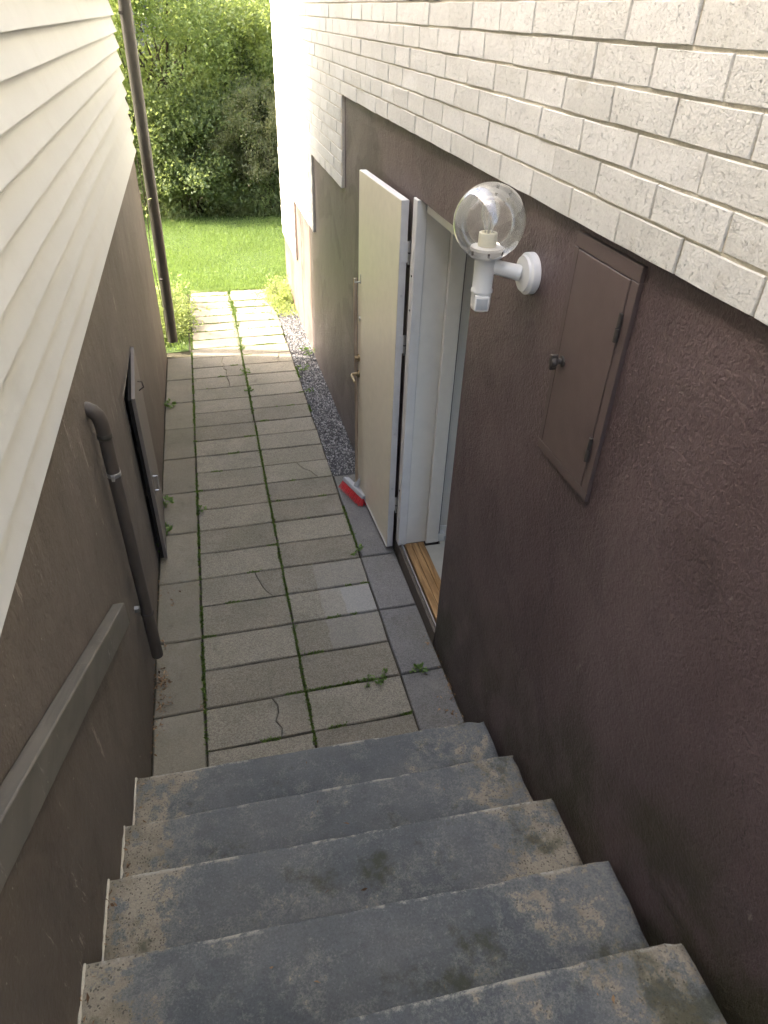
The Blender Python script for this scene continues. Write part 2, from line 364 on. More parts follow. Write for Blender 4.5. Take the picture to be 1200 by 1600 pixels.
# ================================================================== left house (timber siding on a rendered plinth)
lh = empty('timber_house', (-4.5, 1.5, -2.9), 'white clapboard house with grey brown rendered plinth along the left side', 'house')
HO0, HO1, HZ0, HZ1 = 3.50, 4.19, -2.79, -1.697       # hatch opening
YE = 6.93
poly = [(-3, -3.4), (HO0, -3.4), (HO0, HZ1), (HO1, HZ1), (HO1, -3.4), (YE, -3.4), (YE, -1.0), (-3, -1.0)]
MB().prism(poly, XL - .22, XL).build('plinth_wall', MP_L, lh)
MB().box(-9, XL - .225, YE - .2, YE, -3.4, -1.0).build('plinth_return', MP_L, lh); MB().box(-9, XL - .222, -3, -2.8, -3.4, -1.0).build('plinth_return', MP_L, lh)
MB().box(XL - .215, XL - .004, HO0 + .001, HO1 - .001, -3.4, HZ0).build('hatch_sill', MP_L, lh)
EAVE = 1.72
MB().box(-9, XL - .03, -3, YE - .03, -1.0, EAVE).build('wall_core', M_DARK, lh)
PB = .1062; z = -1.032; k = 0
while z < EAVE - .02:
    # bevelled board: thick lower edge, thin top tucked under the next one
    xo = XL + .030; xi = XL - .006
    wav = [random.uniform(-.0012, .0012) for _ in range(9)]
    ys = np.linspace(-3, YE + .022, 9)
    for half in ((0, 9),):
        mb = MB(); n = 0; vs = []; fs = []
        for i in range(9):
            vs += [(xo + wav[i], ys[i], z), (xi + wav[i] * .5, ys[i], z + PB + .012), (xi - .022, ys[i], z + PB + .012), (xi - .022, ys[i], z)]
        for i in range(8):
            a = i * 4; b = a + 4
            for j in range(4): fs.append((a + j, b + j, b + (j + 1) % 4, a + (j + 1) % 4))
        fs += [(0, 1, 2, 3), (32, 33, 34, 35)]
        mb.add(vs, fs).build('siding_board', M_SI, lh)
    # the board on the gable side, its end showing at the corner
    mb = MB(); yo = YE + .024; yi = YE + .004
    mb.add([(-9, yo, z), (XL + .006, yo, z), (XL + .006, yi, z + PB + .01), (-9, yi, z + PB + .01), (-9, yi - .02, z), (XL + .006 - .03, yi - .02, z), (XL + .006 - .03, yi - .02, z + PB + .01), (-9, yi - .02, z + PB + .01)],
           [(0, 1, 2, 3), (4, 7, 6, 5), (0, 4, 5, 1), (3, 2, 6, 7), (1, 5, 6, 2), (0, 3, 7, 4)])
    mb.build('siding_board', M_SI, lh); z += PB; k += 1
mb = MB(); mb.add([(XL + .10, -3.3, EAVE - .06), (XL + .10, YE + .35, EAVE - .06), (XL + .10, YE + .35, EAVE + .06), (XL + .10, -3.3, EAVE + .06),
                   (-4.6, -3.3, EAVE + 2.0), (-4.6, YE + .35, EAVE + 2.0), (-9.3, -3.3, EAVE), (-9.3, YE + .35, EAVE)],
                  [(0, 1, 2, 3), (3, 2, 5, 4), (4, 5, 7, 6), (0, 6, 7, 1), (1, 7, 5, 2), (0, 3, 4, 6)])
mb.build('roof', M_ROOF, lh)

# ================================================================== right house (white brick on a rendered plinth)
rh = empty('brick_house', (4.5, 2.0, -2.9), 'white brick house with dark brown rendered basement wall along the right side', 'house')
DO0, DO1, DZ0, DZ1 = 2.442, 3.212, -2.80, -0.676
RTOP, YF = 2.3, 8.92
poly = [(-3, -3.4), (DO0, -3.4), (DO0, DZ1), (DO1, DZ1), (DO1, -3.4), (YF, -3.4), (YF, RTOP), (-3, RTOP)]
MB().prism(poly, XR, XR + .26).build('plinth_wall', MP_R, rh)
mb = MB(); mb.box(XR + .262, 4.2, YF - .25, YF - .002, -3.4, RTOP); mb.build('gable_wall', MP_R, rh)
MB().box(XR - .12, 4.5, -3.3, YF + .35, RTOP + .002, RTOP + .16).build('roof', M_ROOF, rh)
CH, BL = .0783, .25; ZB = -.427
ncour = int((RTOP - ZB) / CH)
def bottom(y):
    if y < 4.965: return ZB
    if y < 6.335: return ZB - 7 * CH
    if y < 7.675: return ZB - 15 * CH
    return ZB - 23 * CH
steps = [(4.965, 0), (6.335, -7), (7.675, -15)]
poly = [(-3, ZB), (4.97, ZB), (4.97, ZB - 7 * CH), (6.34, ZB - 7 * CH), (6.34, ZB - 15 * CH), (7.68, ZB - 15 * CH), (7.68, ZB - 23 * CH), (YF + .01, ZB - 23 * CH), (YF + .01, RTOP - .002), (-3, RTOP - .002)]
MB().prism([(a, b + .004) for a, b in poly], XR - .019, XR - .001).build('mortar', M_MO, rh)
def rough_block(name, L, H, D, seed, nL=3, nH=1, jit=.0014, bev=.0024):
    # a block whose face looks to -X; outline points on the face are uneven, edge chamfered
    r = random.Random(seed); out = []
    for i in range(nL): out.append((-L / 2 + L * i / nL, -H / 2))
    for i in range(nH): out.append((L / 2, -H / 2 + H * i / nH))
    for i in range(nL): out.append((L / 2 - L * i / nL, H / 2))
    for i in range(nH): out.append((-L / 2, H / 2 - H * i / nH))
    out = [(a + r.uniform(-jit, jit), b + r.uniform(-jit, jit)) for a, b in out]; n = len(out)
    mb = MB(); vs = [(0, a, b) for a, b in out] + [(-D + bev + r.uniform(-.001, .001), a, b) for a, b in out]
    vs += [(-D + r.uniform(-.0015, .0015), a - math.copysign(bev * .7, a), b - math.copysign(bev * .7, b)) for a, b in out]
    fs = [(j * n + i, j * n + (i + 1) % n, (j + 1) * n + (i + 1) % n, (j + 1) * n + i) for j in range(2) for i in range(n)]
    fs.append(tuple(2 * n + i for i in range(n)))
    me = bpy.data.meshes.new(name); me.from_pydata(vs, [], fs); bm = bmesh.new(); bm.from_mesh(me)
    bmesh.ops.recalc_face_normals(bm, faces=bm.faces); bm.to_mesh(me); bm.free()
    c = me.polygons[-1]
    if c.normal.x > 0: me.flip_normals()
    return me
BD = .0052
brick_me = [rough_block('brick', BL - .0062, CH - .0068, BD, i) for i in range(8)]
half_me = [rough_block('brick_half', BL / 2 - .0062, CH - .0068, BD, 50 + i, 2) for i in range(4)]
quart_me = [rough_block('brick_piece', .07, CH - .0095, BD, 80 + i, 1) for i in range(2)]
for me in brick_me + half_me + quart_me: me.materials.append(M_BR)
cands = []
for c in range(-23, ncour):
    zc = ZB + (c + .5) * CH; off = 1.508 if c % 2 == 0 else 1.413 - .022
    j = -32
    while True:
        y0 = off + j * BL; y1 = y0 + BL; j += 1
        if y0 > YF: break
        if y1 < -3: continue
        lo = -3.0
        for ys, cc in steps:
            if c < cc: lo = ys
        a, b = max(y0, lo), min(y1, YF + .012)
        if b - a < .05: continue
        cands.append((zc, (a + b) / 2, b - a))
def shown(zc, y):
    p = Vector((XR - .03, y, zc)); d = p.dot(F_)
    if d < .1: return 0
    u, v = 1064 * p.dot(R2) / d + 600, 1064 * p.dot(D2) / d + 800
    if u > 1300 or v < -25: return 0
    return (XR * .97) / p.length ** 3
cands.sort(key=lambda t: -shown(t[0], t[1]))
rest = MB()
for i, (zc, yc, ln) in enumerate(cands):
    me = random.choice(brick_me) if ln > .2 else random.choice(half_me)
    base_len = BL if ln > .2 else BL / 2; s = (ln - .0062) / (base_len - .0062)
    px = XR - .019 + random.uniform(-.0015, .0022); rz = random.uniform(-.006, .006)
    if i < 298 and shown(zc, yc) > 0:
        o = link_mesh('brick', me, None, rh, (px, yc, zc)); o.scale = (1, s, 1); o.rotation_euler = (random.uniform(-.006, .006), random.uniform(-.012, .012), rz)
    else:
        vs = [(px + v.co.x, yc + v.co.y * s, zc + v.co.z) for v in me.vertices]
        rest.add(vs, [tuple(p.vertices) for p in me.polygons])
o = rest.build('brickwork', M_BR, rh); o['kind'] = 'stuff'

# door frame, threshold and the room behind
fr = empty('door_frame', (0, 0, 0)); fr.parent = rh; fr.location = Vector((.97, 2.83, -2.7)) - world_loc(rh)
MB().box(.958, 1.010, DO1 - .014, DO1 + .05, -2.70, DZ1 - .004).build('jamb', M_EDGE, fr, .003)
MB().box(1.0102, 1.135, DO1 - .004, DO1 + .05, -2.70, DZ1 - .02).build('jamb', M_WPAINT, fr, .003)
MB().box(1.1352, 1.215, DO1 - .028, DO1 + .05, -2.70, DZ1 - .03).build('jamb_stop', M_WPAINT, fr, .003)
MB().box(1.0, 1.215, DO0 + .002, DO0 + .03, -2.70, DZ1 - .02).build('jamb', M_WPAINT, fr, .003)
MB().box(1.0, 1.215, DO0 + .031, DO1 - .03, DZ1 - .055, DZ1 - .004).build('head', M_WPAINT, fr, .003)
for i in range(3):
    MB().box(1.000 + i * .042, 1.040 + i * .042, DO0 + .005, DO1 - .008, -2.735, -2.695 - .002 * (i % 2)).build('threshold_board', M_OAK, fr, .003)
MB().box(.978, .986, DO0 + .004, DO1 - .016, -2.76, -2.688).build('threshold_strip', M_METAL, fr, .001)
MB().box(.962, .9775, DO0 + .004, DO1 - .002, -2.86, -2.71).build('sill_block', m_plain('sill_brown', (.09, .075, .06), .8), fr, .002)
for zh in (-.936, -1.409, -2.447):
    MB().box(.9555, .9579, DO1 - .004, DO1 + .03, zh - .05, zh + .05).build('hinge_leaf', M_EDGE, fr, .0006)
for zz, yy in ((-1.03, .012), (-1.20, .012), (-2.30, .016)):
    MB().lathe((1.012, DO1 + .03, 0), [(0, 0)], 4) if False else MB().tube([(.955, DO1 + yy, zz), (.9577, DO1 + yy, zz)], .005, 10).build('screw_hole', M_DARK, fr)
room = empty('room', (0, 0, 0)); room.parent = rh; room.location = Vector((2.0, 2.6, -2.75)) - world_loc(rh)
MB().box(XR + .262, 3.6, .5, 3.60, -2.80, -2.715).build('floor', M_ROOMF, room)
MB().box(1.127, XR + .2618, DO0 + .003, DO1 - .03, -2.80, -2.7155).build('floor', M_ROOMF, room)
MB().box(XR + .262, 3.6, 3.262, 3.40, -2.714, -.3).build('wall', M_ROOMW, room)
MB().prism([(.5, -2.8), (3.6, -2.8), (3.6, -.3), (.5, -.3)], 3.6, 3.7) if False else None
for y0, y1, z0, z1 in ((.5, 3.6, -2.8, -1.75), (.5, 3.6, -.55, -.3), (.5, .9, -1.749, -.551), (3.2, 3.6, -1.749, -.551)): MB().box(3.601, 3.70, y0, y1, z0, z1).build('wall', M_ROOMW, room)  # unseen window gap left in this wall, added to let daylight into the room
MB().box(XR + .262, 3.6, .4, .5, -2.8, -.3).build('wall', M_ROOMW, room)
MB().box(XR + .262, 3.7, .4, 3.6, -.299, -.2).build('ceiling', M_ROOMW, room)
MB().box(XR + .275, 3.6, 3.248, 3.2615, -2.7145, -2.63).build('skirting_board', M_WPAINT, room, .002)
MB().box(1.222, 1.262, 3.205, 3.247, -2.7145, -2.655).build('skirting_block', M_WPAINT, room, .003)

# the door leaf, swung right back along the wall
A0 = Vector((.910, 3.298, 0)); A1 = Vector((.872, 4.062, 0)); du = (A1 - A0).normalized(); dn = Vector((-du.y, du.x, 0))
if dn.x > 0: dn = -dn                                    # dn looks into the passage
DW = (A1 - A0).length; ZT, ZBt = -.700, -2.782
Md = Matrix(((du.x, dn.x, 0, A0.x), (du.y, dn.y, 0, A0.y), (0, 0, 1, 0), (0, 0, 0, 1)))   # local: u along leaf, v out of face, z
door = empty('door', (0, 0, 0)); door.parent = rh; door.location = Vector((.90, 3.68, ZBt)) - world_loc(rh)
MB().box(0, DW, -.040, -.0025, ZBt, ZT, Md).build('core', M_EDGE, door, .002)
MB().box(.001, DW - .001, -.0022, .0, ZBt + .012, ZT - .002, Md).build('face_sheet', M_CREAM, door, .0008)
MB().box(.0, DW, -.001, .0022, ZBt, ZBt + .0115, Md).build('bottom_bead', M_WHITE, door, .0008)
for zh in (-.936, -1.409, -2.447):
    hb = MB().tube([Md @ Vector((-.016, -.046, zh - .055)), Md @ Vector((-.016, -.046, zh + .055))], .0065, 12).build('hinge', M_METAL, door, 0, True)
    MB().box(-.0032, -.0004, -.044, -.012, zh - .05, zh + .05, Md).build('hinge_plate', M_EDGE, door, .0006)
    MB().tube([Md @ Vector((-.016, -.046, zh - .003)), Md @ Vector((-.016, -.046, zh + .003))], .0072, 12).build('hinge_ring', M_IRON, door, 0, True)
hk = MB(); hk.box(.70, .715, .0005, .004, -1.31, -1.255, Md); hk.box(.702, .713, .004, .04, -1.303, -1.296, Md); hk.box(.702, .713, .036, .04, -1.3, -1.275, Md)
hk.build('coat_hook', M_METAL, door, .001)
MB().tube([Md @ Vector((.725, .0005, -1.53)), Md @ Vector((.725, .006, -1.53))], .016, 18).build('lock_rosette', M_METAL, door, .001)
mb = MB(); mb.tube([Md @ Vector((.728, .0005, -1.79)), Md @ Vector((.728, .012, -1.79))], .024, 18); mb.tube([Md @ Vector((.728, .012, -1.79)), Md @ Vector((.728, .03, -1.79))], .013, 14); mb.build('lock_cylinder', M_BRASS, door, .001)
mb = MB(); mb.tube([Md @ Vector((.728, .0005, -1.90)), Md @ Vector((.728, .010, -1.90))], .025, 18)
mb.tube([Md @ Vector((.728, .010, -1.90)), Md @ Vector((.728, .045, -1.90)), Md @ Vector((.715, .054, -1.902)), Md @ Vector((.62, .056, -1.905))], [.010, .009, .0095, .008], 12)
mb.build('handle', M_BRASS, door, 0, True)
for zz in (-1.15, -1.95, -2.33): MB().tube([Md @ Vector((-.0018, -.02, zz)), Md @ Vector((.001, -.02, zz))], .006, 10).build('screw', M_METAL, door)

# ================================================================== stairs
st = empty('concrete_stairs', (.21, .9, -2.8), 'worn blue grey painted concrete stairs leading down to the path', 'stairs')
SN = [(1.743, 1.713, -2.500), (1.455, 1.432, -2.352), (1.186, 1.139, -2.185), (.879, .824, -2.004), (.575, .533, -1.829), (.285, .24, -1.668), (-.01, -.05, -1.51)]
for i, (yl, yr, zt) in enumerate(SN):
    last = i == len(SN) - 1
    yb = (SN[i + 1][0] + SN[i + 1][1]) / 2 - .06 if not last else -3.4
    nx, ny = 64, 10; x0, x1 = XL + .001, XR - .017
    r = np.random.default_rng(100 + i); chip = np.convolve(r.normal(size=nx + 9), np.ones(3) / 3, 'same')[:nx]; chip2 = np.convolve(r.normal(size=nx + 9), np.ones(9) / 9, 'same')[:nx]
    big = np.clip(chip2 * 2 - .75, 0, 1)
    prof = [(0.0, -1.0), (0.0, -.009), (.0015, -.0034), (.0055, -.0007), (.015, 0.0)]     # y back from the nosing, z below the tread
    V = []; E = []
    rows = prof + [(f, 0.0) for f in (.06, .12, .2, .3)] + [(None, 0)]
    for j, (dy, dz) in enumerate(rows):
        for a in range(nx):
            t = a / (nx - 1); x = x0 + (x1 - x0) * t; yn = yl + (yr - yl) * t
            yy = yb if dy is None else max(yn - dy, yb + .001 * (len(rows) - j))
            zz = zt + dz
            if dz == -1.0: zz = -3.2
            ch = max(0, chip[a]) * .0022 + big[a] * .009
            if 1 <= j <= 3: yy -= ch; zz -= ch * .5 if j > 1 else 0
            if j == 4: zz -= ch * .15
            if j >= 4: zz += .0015 * math.sin(a * .35 + j + i * 2)
            if a > nx - 4 and j >= 1: x -= .006 * max(0, chip[(j * 7 + a) % nx]); zz -= .004 * (a - (nx - 4)) * (.5 + .5 * r.random())
            V.append((x, yy, zz)); E.append(1.0 if j in (1, 2, 3) else 0.0)
    m = len(rows); Q = [(j * nx + a, j * nx + a + 1, (j + 1) * nx + a + 1, (j + 1) * nx + a) for j in range(m - 1) for a in range(nx - 1)]
    # right flank
    nV = len(V); V += [(x1 - .002, V[j * nx + nx - 1][1], -3.2) for j in range(m)]; E += [0.0] * m
    Q += [(j * nx + nx - 1, nV + j, nV + j + 1, (j + 1) * nx + nx - 1) for j in range(m - 1)]
    off = world_loc(st); me = np_mesh('step', np.array(V) - np.array(off), np.array(Q))
    va = me.color_attributes.new('edge', 'FLOAT_COLOR', 'POINT')
    va.data.foreach_set('color', np.repeat(np.array(E, np.float32), 4))
    for p in me.polygons: p.use_smooth = True
    o = link_mesh('step', me, M_ST, st, off)
# crumbly mortar line where the treads meet the left wall
for i in range(5):
    yl, zt = SN[i][0], SN[i][2]; yb = SN[i + 1][0]; pts = []; rs = []
    n = 14
    for a in range(n):
        t = a / (n - 1); pts.append((XL + .002 + random.uniform(0, .002), yl - .002 + (yb - yl) * t, zt + .002 + random.uniform(-.001, .003))); rs.append(random.uniform(.002, .0065))
    MB().tube(pts, rs, 7).build('mortar_fillet', M_MO, st)
# soil in the slot between stairs and right wall
P = np.stack([rng.uniform(XR - .03, XR - .002, 500), rng.uniform(-.1, 1.78, 500), np.zeros(500)], 1)

# ================================================================== paving
path = empty('footpath', (.22, 5.0, -2.9)); path['kind'] = 'structure'; path['label'] = 'concrete slab footpath between the two houses'
TX, TY = math.atan(-.0204), -math.atan(.0117)
def slab_poly(poly, seed, jit=.0025, bev=.005, th=.05):
    r = random.Random(seed); cx = sum(p[0] for p in poly) / len(poly); cy = sum(p[1] for p in poly) / len(poly)
    out = [(a + r.uniform(-jit, jit) - cx, b + r.uniform(-jit, jit) - cy) for a, b in poly]; n = len(out); vs = [(a, b, -th) for a, b in out] + [(a, b, -bev - r.uniform(0, .002)) for a, b in out]
    ins = []
    for i in range(n):
        p, c, q = Vector(out[i - 1]), Vector(out[i]), Vector(out[(i + 1) % n])
        e1 = (c - p).normalized(); e2 = (q - c).normalized(); nn = Vector((-(e1.y + e2.y), e1.x + e2.x))
        ins.append(c + nn.normalized() * bev * 1.2)
    vs += [(p.x, p.y, 0) for p in ins]
    fs = [(j * n + i, j * n + (i + 1) % n, (j + 1) * n + (i + 1) % n, (j + 1) * n + i) for j in range(2) for i in range(n)] + [tuple(2 * n + i for i in range(n))]
    me = bpy.data.meshes.new('paver'); me.from_pydata(vs, [], fs); me.update(); return me, cx, cy
def rect_pts(L, W, a, b):
    o = [(-L / 2 + L * i / a, -W / 2) for i in range(a)] + [(L / 2, -W / 2 + W * i / b) for i in range(b)]
    return o + [(L / 2 - L * i / a, W / 2) for i in range(a)] + [(-L / 2, W / 2 - W * i / b) for i in range(b)]
J = .009
mes = {}
def paver_me(L, W, kind, nv, mat, **k):
    key = (kind, random.randrange(nv))
    if key not in mes:
        me, _, _ = slab_poly(rect_pts(L - J, W - J, 3 if L > W else 2, 2 if L >= W else 3), hash(key) % 999 if False else len(mes) + 3, **k); me.materials.append(mat); mes[key] = me
    return mes[key]
def put_paver(me, x, y, tilt=.004, dz=.0, rz=.004):
    o = link_mesh('paver', me, None, path, (x, y, gz(x, y) + dz + random.uniform(-.002, .002)))
    o.rotation_euler = (TX + random.uniform(-tilt, tilt), TY + random.uniform(-tilt, tilt), random.uniform(-rz, rz)); return o
def cracked(x, y, L, W, pa, pb, mat, gap=.0016):
    # two halves split along a ragged line from pa (on the near edge, 0..1) to pb (on the far edge)
    n = 5; line = []
    for i in range(n + 1):
        t = i / n; line.append((-L / 2 + L * (pa + (pb - pa) * t) + (random.uniform(-.02, .02) if 0 < i < n else 0), -W / 2 + W * t))
    left = [(-L / 2, -W / 2)] + [(a - gap, b) for a, b in line] + [(-L / 2, W / 2)]
    right = [(a + gap, b) for a, b in line][::-1] + []
    right = [(L / 2, -W / 2), (L / 2, W / 2)] + right
    for pl in (left, right):
        me, cx, cy = slab_poly(pl, 5, .0004, .003); me.materials.append(mat); put_paver(me, x + cx, y + cy, .003)
CR = {(0, 0): (.70, .66), (0, 4): (.84, .66), (1, 9): (.78, .52), (1, 18): (.70, .75), (0, 17): (.62, .62), (0, 16): (.66, .64), (0, 18): (.6, .6)}
for k in range(-1, 28):
    for c in (0, 1):
        x = XA + .25 + c * .5; y = Y0 + (k + .5) * PIT_Y
        old = k >= 20
        if old and random.random() < .0: continue
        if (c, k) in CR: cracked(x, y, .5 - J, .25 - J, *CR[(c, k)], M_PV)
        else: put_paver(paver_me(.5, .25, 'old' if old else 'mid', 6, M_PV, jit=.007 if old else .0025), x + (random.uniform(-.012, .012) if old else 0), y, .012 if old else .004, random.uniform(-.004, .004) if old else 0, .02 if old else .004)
for k in range(-1, 19, 2):
    L = .5 if k < 17 else .56
    y = Y0 + k * PIT_Y + L / 2; put_paver(paver_me(.246, L, 'left%d' % (k >= 17), 3, M_PVL), XA - .125, y)
for k0, k1 in ((-1, 1), (1, 3), (3, 5), (5, 9)):
    put_paver(paver_me(.232, (k1 - k0) * .25, 'right%d' % (k1 - k0), 2, M_PVR), XA + 1 + .117, Y0 + (k0 + k1) / 2 * .25)

# gravel strip
n = 5200; ico = [(1, 0, 0), (-1, 0, 0), (0, 1, 0), (0, -1, 0), (0, 0, 1), (0, 0, -1)]; icf = [(0, 2, 4), (2, 1, 4), (1, 3, 4), (3, 0, 4), (2, 0, 5), (1, 2, 5), (3, 1, 5), (0, 3, 5)]
base = np.array(ico, float); gx = rng.uniform(XA + 1.005, XR, n); gy = rng.uniform(Y0 + 9 * .25 + .01, 8.25, n)
sz = rng.uniform(.004, .010, n) * (1 + .3 * rng.random(n)); rot = rng.normal(size=(n, 3, 3)); rot = np.linalg.qr(rot)[0]
V = (base[None] * (1 + rng.uniform(-.35, .35, (n, 6, 1)))) * np.array([1, .8, .65])[None, None]
V = np.einsum('nij,nkj->nki', rot, V) * sz[:, None, None]
V[:, :, 0] += gx[:, None]; V[:, :, 1] += gy[:, None]; V[:, :, 2] += (gz(gx, gy) - .012 + rng.uniform(-.004, .007, n))[:, None]
T = (np.array(icf)[None] + (np.arange(n) * 6)[:, None, None]).reshape(-1, 3)
tag(link_mesh('gravel', np_mesh('gravel', V.reshape(-1, 3), T, True), M_GRAV), 'strip of grey crushed gravel along the right wall', 'gravel', kind='stuff')
tag(sheet('gravel_bed', XA + 1.004, XR + .01, Y0 + 9 * .25 + .004, 8.3, -.014, m_ground('gravel_dust', (.05, .05, .052), (.14, .14, .145), 120)), 'dark grit bed under the gravel strip')

# ================================================================== wall lamp
LY, LX = 2.0, .826
lamp = empty('wall_lamp', (XR, LY, -.64), 'white wall lamp with clear glass globe and motion sensor beside the basement door', 'lamp')
ax = (-1, 0, 0); pc = (XR, LY - .045, -.632)
MB().lathe(pc, [(0, 0), (.060, 0), (.062, .002), (.062, .024), (.058, .028), (.055, .029), (.052, .036), (.030, .040), (0, .040)], 36, ax).build('wall_plate', M_WHITE, lamp, 0, True)
MB().tube([(XR - .038, LY - .04, -.632), (LX + .02, LY, -.618)], [.024, .021], 20).build('arm', M_WHITE, lamp, 0, True)
gc = Vector((LX, LY, -.490)); GR = .108
MB().lathe((LX, LY, 0), [(.0, -.758), (.020, -.756), (.029, -.748), (.031, -.735), (.0315, -.70), (.034, -.696), (.034, -.688), (.031, -.684), (.0315, -.60), (.034, -.596), (.036, -.590)], 32).build('stem', M_WHITE, lamp, 0, True)
col = MB().lathe((LX, LY, 0), [(.036, -.592), (.046, -.590), (.050, -.584), (.0515, -.566), (.049, -.563), (.049, -.560), (.030, -.558), (0, -.558)], 36).build('collar', M_WHITE, lamp, 0, True)
for a in range(6):
    an = a * math.pi / 3 + .3; p = Vector((LX + .0505 * math.cos(an), LY + .0505 * math.sin(an), -.574))
    MB().box(-.004, .004, -.003, .003, -.006, .006, Matrix.Translation(p) @ Matrix.Rotation(an, 4, 'Z')).build('notch', M_IRON, col)
th0 = math.asin(.047 / GR)
prof = [(GR * math.sin(t), -GR * math.cos(t)) for t in np.linspace(th0, math.pi - .001, 40)]
MB().lathe(gc, prof, 56).build('globe', M_GLASS, lamp, 0, True)
MB().lathe((LX, LY, 0), [(0, -.557), (.028, -.557), (.028, -.522), (.027, -.519), (.021, -.519), (.020, -.524), (0, -.524)], 28).build('lamp_holder', m_plain('cream_holder', (.72, .69, .55), .4, 0, .05), lamp, 0, True)
MB().lathe((LX, LY, 0), [(.012, -.5235), (.013, -.515), (.014, -.508), (.019, -.492), (.026, -.475), (.0285, -.46), (.027, -.446), (.020, -.435), (.010, -.430), (0.0004, -.429)], 28).build('bulb', M_BULB, lamp, 0, True)
mb = MB(); mb.tube([(LX, LY, -.522), (LX, LY, -.487)], [.004, .002], 8); mb.tube([(LX - .004, LY, -.487), (LX - .01, LY, -.463)], .0006, 6); mb.tube([(LX + .004, LY, -.487), (LX + .01, LY, -.463)], .0006, 6); mb.tube([(LX - .01, LY, -.463), (LX, LY, -.459), (LX + .01, LY, -.463)], .0005, 6)
mb.build('filament', M_METAL, lamp)
sdir = Vector((-.25, -1, 0)).normalized(); sa = math.atan2(sdir.y, sdir.x)
Ms = Matrix.Translation((LX, LY, 0)) @ Matrix.Rotation(sa, 4, 'Z')
se = MB().box(.004, .038, -.023, .023, -.748, -.700, Ms).build('sensor', M_WHITE, lamp, .004, True, 2)
mb = MB()
vs = []; nseg = 9
for j in range(5):
    zz = -.742 + .034 * j / 4
    for a in range(nseg):
        t = -1 + 2 * a / (nseg - 1); vs.append(Ms @ Vector((.0382 + .004 * (1 - t * t) * (1 - (2 * j / 4 - 1) ** 2 * .6), .017 * t, zz)))
mb.add(vs, [(j * nseg + a, j * nseg + a + 1, (j + 1) * nseg + a + 1, (j + 1) * nseg + a) for j in range(4) for a in range(nseg - 1)])
mb.build('lens', m_plain('sensor_lens', (.45, .47, .48), .3, 0, .05), se, 0, True)

# ================================================================== meter cabinet
cab = empty('meter_cabinet', (XR, 1.56, -1.11), 'brown metal meter cabinet with round knob in the right wall', 'cabinet')
cy0, cy1, cz0, cz1 = 1.386, 1.708, -1.100, -.4455; fx0, fx1 = XR - .012, XR + .01; fw = .033
mb = MB(); mb.box(fx0, fx1, cy0, cy1, cz1 - .038, cz1); mb.box(fx0, fx1, cy0, cy1, cz0, cz0 + fw - .004); mb.box(fx0, fx1, cy0, cy0 + fw, cz0 + fw - .0038, cz1 - .0382); mb.box(fx0, fx1, cy1 - .022, cy1, cz0 + fw - .0038, cz1 - .0382)
mb.build('frame', M_CABF, cab, .0015)
dr = MB().box(XR - .013, XR - .001, cy0 + fw + .0025, cy1 - .0245, cz0 + fw - .0015, cz1 - .0405).build('door', M_CAB, cab, .0015)
MB().box(XR - .0008, XR - .0002, cy0 + .01, cy1 - .01, cz0 + .01, cz1 - .01).build('back', M_DARK, cab)
for zh in (-.60, -.945):
    MB().tube([(XR - .018, cy0 + fw - .001, zh - .036), (XR - .018, cy0 + fw - .001, zh - .002)], .0062, 12).build('hinge', M_IRON, cab, 0, True)
    MB().tube([(XR - .018, cy0 + fw - .001, zh + .001), (XR - .018, cy0 + fw - .001, zh + .036)], .0052, 12).build('hinge', M_IRON, cab, 0, True)
MB().lathe((XR - .0128, 1.655, -.79), [(0, 0), (.016, 0), (.016, .004), (.009, .007), (.008, .016), (.012, .018), (.016, .024), (.016, .032), (.012, .037), (0, .038)], 20, ax).build('knob', M_IRON, dr, 0, True)
MB().box(XR - .052, XR - .03, 1.648, 1.662, -.813, -.767).build('knob_wing', M_IRON, dr, .004, True, 2)

# ================================================================== left wall fittings
hr = empty('handrail', (XL, 1.2, -1.7), 'grey brown painted timber handrail sloping down the left wall', 'handrail')
def zt_(y): return -1.893 + .537 * (2.115 - y)
rx0, rx1 = XL + .004, XL + .048; ya, yb = -.6, 2.12
def rail_box(mb, x0, x1, y0, y1, t0, t1): # sloped bar; t measured down from the top line
    vs = [(x, y, zt_(y) - t) for x in (x0, x1) for y in (y0, y1) for t in (t1, t0)]
    return mb.add(vs, [(0, 1, 3, 2), (4, 6, 7, 5), (0, 4, 5, 1), (2, 3, 7, 6), (0, 2, 6, 4), (1, 5, 7, 3)])
rail_box(MB(), rx0, rx1, ya, yb, 0, .118).build('rail_board', M_RAIL, hr, .0045, False, 2)
for y in (.2, 1.0, 1.8): rail_box(MB(), XL - .002, XL + .0045, y, y + .05, .03, .09).build('bracket', M_IRON, hr)

dp = empty('drain_pipe', (XL + .05, 2.55, -2.6), 'thin dark brown drain pipe with elbow coming out of the left wall', 'pipe')
PX, PY = XL + .043, 2.545
el = [(XL - .03, PY, -1.262), (XL + .004, PY, -1.264), (XL + .020, PY, -1.275), (XL + .034, PY, -1.295), (XL + .041, PY, -1.322), (PX, PY, -1.35), (PX, PY, -1.39)]
MB().tube(el, .0285, 22, ref=(0, 1, 0)).build('elbow', M_PIPE, dp, 0, True)
MB().tube([(PX, PY, -1.375), (PX, PY, -1.382), (PX, PY, -1.394), (PX, PY, -1.398)], [.029, .031, .031, .028], 24).build('collar', M_PIPE2, dp, 0, True)
MB().tube([(PX, PY, -1.38), (PX, PY, -2.40)], .0265, 24).build('pipe', M_PIPE, dp, 0, True)
MB().tube([(PX, PY, -2.355), (PX, PY, -2.36), (PX, PY, -2.368), (PX, PY, -2.374), (PX, PY, -2.42), (PX, PY, -2.66)], [.0275, .031, .031, .0285, .0285, .0285], 24).build('outlet_pipe', M_PIPE, dp, 0, True)
